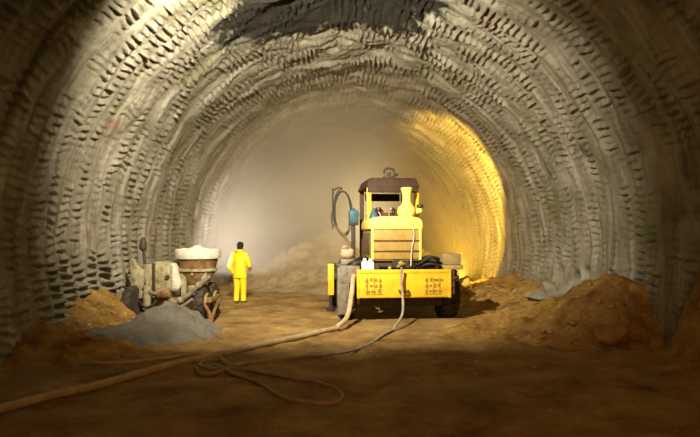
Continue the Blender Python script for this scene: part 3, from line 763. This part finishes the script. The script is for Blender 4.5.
def person():
    # joints; figure faces +y (away from the camera), x to its right
    V_ = [(0, 0, 0.95), (0, 0.0, 1.15), (0, 0.0, 1.36), (0, 0.02, 1.50), (0, 0.035, 1.58), (0, 0.04, 1.67), (0, 0.03, 1.74)]
    Rr = [(0.14, 0.11), (0.13, 0.10), (0.15, 0.11), (0.058, 0.06), (0.075, 0.085), (0.082, 0.10), (0.06, 0.075)]
    E = [(i, i + 1) for i in range(6)]

    def chain(start, pts):
        p = start
        for co, r in pts:
            V_.append(co); Rr.append(r if isinstance(r, tuple) else (r, r)); E.append((p, len(V_) - 1)); p = len(V_) - 1
        return p
    # legs
    chain(0, [((-0.10, 0, 0.86), 0.085), ((-0.11, 0.03, 0.48), 0.058), ((-0.115, -0.02, 0.09), 0.042), ((-0.125, 0.10, 0.04), 0.035), ((-0.13, 0.16, 0.03), 0.028)])
    chain(0, [((0.10, 0, 0.86), 0.085), ((0.09, 0.06, 0.49), 0.058), ((0.085, 0.06, 0.09), 0.042), ((0.10, 0.18, 0.04), 0.035), ((0.11, 0.24, 0.03), 0.028)])
    # arms and hands with five fingers each
    for s, elbow, wrist, hand in ((-1, (-0.33, -0.05, 1.10), (-0.27, 0.06, 0.88), (-0.245, 0.09, 0.80)), (1, (0.29, 0.06, 1.12), (0.20, 0.26, 1.02), (0.16, 0.33, 1.00))):
        sh = chain(2, [((s * 0.19, 0, 1.42), 0.062)])
        wr = chain(sh, [(elbow, 0.044), (wrist, 0.028), (hand, (0.036, 0.018))])
        d = (Vector(hand) - Vector(wrist)).normalized()
        side = d.cross(Vector((s, 0, 0))).normalized()
        for f in range(4):
            b = Vector(hand) + side * (0.027 - 0.018 * f) + d * 0.03
            L = (0.030, 0.034, 0.032, 0.024)[f]
            curl = Vector((-s * 0.3, 0, -0.2))
            chain(wr, [(tuple(b), 0.0095), (tuple(b + d * L + curl * 0.01), 0.009), (tuple(b + d * L * 1.8 + curl * 0.05), 0.008)])
        t = Vector(hand) + side * 0.04 - d * 0.01
        chain(wr, [(tuple(t), 0.0105), (tuple(t + side * 0.02 + d * 0.025), 0.0095)])
    me = bpy.data.meshes.new('person'); me.from_pydata(V_, E, [])
    o = bpy.data.objects.new('person', me); C.objects.link(o)
    sk = o.modifiers.new('skin', 'SKIN'); sk.use_smooth_shade = True
    for i, v in enumerate(me.skin_vertices[0].data):
        v.radius = Rr[i]; v.use_root = (i == 0)
    ss = o.modifiers.new('sub', 'SUBSURF'); ss.levels = 1; ss.render_levels = 1
    dg = bpy.context.evaluated_depsgraph_get(); ev = o.evaluated_get(dg)
    m2 = bpy.data.meshes.new_from_object(ev)
    o.modifiers.clear(); o.data = m2; bpy.data.meshes.remove(me)
    m2.materials.clear(); m2.materials.append(M['skin'])
    # face: nose, brow and chin pulled out of the head; it looks away along +y
    for v in m2.vertices:
        x, y, z = v.co
        if z > 1.56 and y > 0.09:
            v.co.y += 0.028 * math.exp(-((x / 0.016) ** 2 + ((z - 1.645) / 0.022) ** 2)) + 0.008 * math.exp(-((x / 0.03) ** 2 + ((z - 1.60) / 0.012) ** 2))
            v.co.y -= 0.010 * (math.exp(-(((x - 0.032) / 0.014) ** 2 + ((z - 1.672) / 0.012) ** 2)) + math.exp(-(((x + 0.032) / 0.014) ** 2 + ((z - 1.672) / 0.012) ** 2)))
    return o


P = person()
P.location = (PX, PY, fz(PX, PY) - 0.0); P.rotation_euler = (0, 0, math.radians(-20)); P.scale = (0.92, 0.92, 1.0)
tag(P, 'person in a yellow rain suit standing with back turned beside the pump', 'person')
for s in (-1, 1):
    e = MB(); e.ball((s * 0.082, 0.035, 1.655), 0.03, 2, (0.35, 0.7, 1.1)); e.build('ear', 'skin', P)
    e = MB(); e.ball((s * 0.032, 0.118, 1.672), 0.013, 2); e.build('eye', 'white', P)
hr = MB(); hr.ball((0, 0.015, 1.695), 0.112, 3, (0.92, 1.06, 0.95)).ball((0, -0.02, 1.63), 0.095, 3, (0.9, 0.85, 0.9)); hr.build('hair', 'hair', P)
jk = MB()
jk.loft([ring_pts(0, 0.0, 0.76, 0.235, 0.175), ring_pts(0, 0.0, 0.80, 0.24, 0.18), ring_pts(0, 0, 0.95, 0.215, 0.165), ring_pts(0, 0, 1.06, 0.195, 0.15), ring_pts(0, -0.005, 1.20, 0.205, 0.155),
         ring_pts(0, -0.005, 1.36, 0.225, 0.15), ring_pts(0, 0.0, 1.44, 0.20, 0.125), ring_pts(0, 0.01, 1.50, 0.12, 0.10), ring_pts(0, 0.02, 1.56, 0.085, 0.09), ring_pts(0, 0.025, 1.58, 0.08, 0.085)])
jk.tube([(-0.15, 0, 1.42), (-0.20, 0, 1.42), (-0.27, -0.03, 1.26), (-0.335, -0.055, 1.10), (-0.305, 0.0, 0.99), (-0.272, 0.055, 0.89)], [0.085, 0.092, 0.085, 0.076, 0.072, 0.068], 14)
jk.tube([(0.15, 0, 1.42), (0.20, 0, 1.42), (0.25, 0.03, 1.26), (0.295, 0.06, 1.12), (0.25, 0.16, 1.06), (0.205, 0.25, 1.02)], [0.085, 0.092, 0.085, 0.076, 0.072, 0.068], 14)
jacket = jk.build('jacket', 'suit', P)
MB().loft([ring_pts(0, -0.02, 1.48, 0.13, 0.115), ring_pts(0, -0.03, 1.53, 0.14, 0.13), ring_pts(0, -0.02, 1.57, 0.12, 0.115), ring_pts(0, 0.0, 1.58, 0.09, 0.09)]).build('collar', 'suit', jacket)
tr = MB()
tr.loft([ring_pts(0, 0, 0.80, 0.20, 0.15), ring_pts(0, 0, 0.90, 0.19, 0.145), ring_pts(0, 0, 1.0, 0.17, 0.13)])
tr.loft([ring_pts(-0.118, -0.02, 0.10, 0.088, 0.095), ring_pts(-0.118, -0.01, 0.25, 0.085, 0.092), ring_pts(-0.115, 0.02, 0.48, 0.092, 0.10), ring_pts(-0.105, 0.0, 0.72, 0.11, 0.125), ring_pts(-0.09, 0, 0.86, 0.105, 0.13)])
tr.loft([ring_pts(0.09, 0.06, 0.10, 0.088, 0.095), ring_pts(0.09, 0.06, 0.25, 0.085, 0.092), ring_pts(0.092, 0.055, 0.49, 0.092, 0.10), ring_pts(0.10, 0.02, 0.72, 0.11, 0.125), ring_pts(0.09, 0, 0.86, 0.105, 0.13)])
tr.build('trousers', 'suit', P)
for (bx, by) in ((-0.118, -0.02), (0.09, 0.06)):
    b = MB(); b.loft([ring_pts(bx, by, 0.20, 0.062, 0.068), ring_pts(bx, by, 0.08, 0.055, 0.065)]); b.ball((bx + 0.004, by + 0.07, 0.045), 0.1, 3, (0.55, 1.5, 0.45)); b.build('boot', 'boot', P)


# ------------------------------------------------------------------ hoses on the ground
def gp(px, py, r):
    """ground point below a pixel of the sketch, resting on the mud"""
    y = CAM_H * F_PX / (py - HY); x = (px - HX) / F_PX * y
    return Vector((x, y, fz(x, y) + r * 0.8))


def hose(name, pts, r, mat, label, cat, n=14):
    out = []
    for p in spline(pts, n):
        f = sum(fz(p.x + a * 0.3, p.y + b * 0.3) for a in (-1, 0, 1) for b in (-1, 0, 1)) / 9 + r * 0.85
        if p.z < 0.25: p = Vector((p.x, p.y, max(p.z, f) if p.z > f + 0.05 else f))
        out.append(p)
    q = MB(); q.tube(out, r, 10)
    return tag(q.build(name, mat), label, cat)


r = 0.055
hose('air_hose', [(0.20, 14.6, 1.0), (0.12, 13.9, 1.12), (0.07, 13.4, 0.98), (0.03, 13.1, 0.62), (-0.08, 12.7, 0.18)] + [gp(a, b, r) for a, b in ((330, 331), (312, 336), (285, 342), (250, 350), (215, 358), (180, 367), (140, 377), (100, 388), (50, 401), (0, 415), (-70, 434), (-160, 455))],
     r, 'hose', 'thick buff air hose running from the rig across the mud to lower left', 'hose')
r = 0.028
hose('water_hose', [(1.13, 13.1, 1.24), (1.12, 13.12, 1.0), (1.14, 13.05, 0.7), (1.10, 12.7, 0.25)] + [gp(a, b, r) for a, b in ((388, 333), (370, 344), (345, 351), (315, 356), (285, 360), (255, 364), (235, 367))] +
     [gp(a, b, r) for a, b in ((226, 366), (222, 360), (216, 354))],
     r, 'hose_grey', 'thin grey hose hanging down the middle of the yellow bumper', 'hose')
hose('looped_hose', [gp(a, b, r) for a, b in ((196, 371), (199, 376), (212, 376), (226, 372), (229, 367), (218, 362), (203, 364), (200, 369), (214, 371), (240, 371), (268, 376), (295, 381), (318, 384), (336, 389), (342, 396), (336, 403), (318, 405), (296, 404), (278, 399), (265, 390), (252, 383), (238, 378), (224, 373), (214, 368))],
     r, 'hose_red', 'thin brown hose lying in a long loop on the foreground mud', 'hose')
r = 0.03
hose('supply_hose', [gp(a, b, r) for a, b in ((92, 365), (118, 366), (145, 363), (170, 359), (188, 356), (205, 355), (222, 356), (240, 351))], r, 'hose', 'short buff hose lying left of the crossing below the grey heap', 'hose')

# yellow work lamp set on the spoil right of the rig, facing the heading
yc = empty('work_lamp', (3.45, 18.4, 0.22), -0.1)
q = MB(); q.box(-0.24, 0.24, -0.10, 0.10, 0.10, 0.42, 0.04, 3, rot=Matrix.Rotation(-0.35, 4, 'Y')); q.build('lamp_housing', 'yellow', yc)
MB().tube([(-0.30, 0, 0.30), (-0.24, 0, -0.02), (0.24, 0, -0.02), (0.30, 0, 0.30)], 0.02, 8).build('stand', 'yellow', yc)
MB().box(-0.2, 0.2, -0.14, -0.10, 0.16, 0.36, 0.01, rot=Matrix.Rotation(-0.35, 4, 'Y')).build('back_plate', 'yellow_light', yc)
tag(yc, 'small yellow work lamp tilted on the spoil right of the rig wheel', 'work lamp')

# ------------------------------------------------------------------ floodlight that lights the works, hung under the crown
FL = empty('floodlight', KEY, 0)
q = MB(); q.box(-0.9, 0.9, -0.30, -0.24, -0.26, 0.26, 0.01).box(-0.9, 0.9, -0.26, 0.083, -0.27, -0.25, 0.0).box(-0.9, 0.9, -0.26, -0.05, 0.24, 0.27, 0.005)  # out-of-view visor added to cut the light off the near floor
q.build('visor', 'dark', FL)
MB().box(-0.3, 0.3, -0.25, -0.06, -0.2, 0.2, 0.03).build('reflector', 'tan', FL)
MB().cyl((0, -0.27, 0.2), (0, -0.27, 1.5), 0.03).build('hanger', 'dark', FL)
tag(FL, 'dark floodlight with an added light-cutting visor hung under the crown', 'floodlight')

# ------------------------------------------------------------------ dust in the heading
dm, nt, p, N, L = new_mat('dust')
nt.nodes.remove(p)
vs_ = N('ShaderNodeVolumePrincipled')
vs_.inputs['Color'].default_value = (0.92, 0.82, 0.62, 1)
vs_.inputs['Anisotropy'].default_value = 0.2
tc = N('ShaderNodeTexCoord')
sep = N('ShaderNodeSeparateXYZ'); L(tc.outputs['Object'], sep.inputs[0])
mr = N('ShaderNodeMapRange'); mr.interpolation_type = 'SMOOTHSTEP'
mr.inputs['From Min'].default_value = 16.5; mr.inputs['From Max'].default_value = 24.0
mr.inputs['To Min'].default_value = 0.0; mr.inputs['To Max'].default_value = 0.24
L(sep.outputs['Y'], mr.inputs['Value'])
nn = noise_node(nt, 0.45, 3, 0.5, tc.outputs['Object'])
mu = N('ShaderNodeMath'); mu.operation = 'MULTIPLY'; L(mr.outputs[0], mu.inputs[0])
mr2 = N('ShaderNodeMapRange'); mr2.inputs['From Min'].default_value = 0.3; mr2.inputs['From Max'].default_value = 0.7; mr2.inputs['To Min'].default_value = 0.5; mr2.inputs['To Max'].default_value = 1.5
L(nn.outputs['Fac'], mr2.inputs['Value']); L(mr2.outputs[0], mu.inputs[1])
mx_ = N('ShaderNodeMapRange'); mx_.interpolation_type = 'SMOOTHSTEP'      # density thinned towards the right so the haze there stays dark
mx_.inputs['From Min'].default_value = 0.5; mx_.inputs['From Max'].default_value = 3.0
mx_.inputs['To Min'].default_value = 1.0; mx_.inputs['To Max'].default_value = 0.18
L(sep.outputs['X'], mx_.inputs['Value'])
mu3 = N('ShaderNodeMath'); mu3.operation = 'MULTIPLY'; L(mu.outputs[0], mu3.inputs[0]); L(mx_.outputs[0], mu3.inputs[1])
L(mu3.outputs[0], vs_.inputs['Density'])
L(vs_.outputs[0], nt.nodes['Material Output'].inputs['Volume'])
hz_ = MB(); hz_.prism([(XC + 5.3 * math.cos(a), ZC + 5.3 * math.sin(a)) for a in np.linspace(-0.2, PI + 0.2, 40)], 16.0, 33.6)
tag(hz_.build('dust_haze', dm, None, False), 'pale dust hanging in the heading beyond the machine', 'dust', kind='stuff')
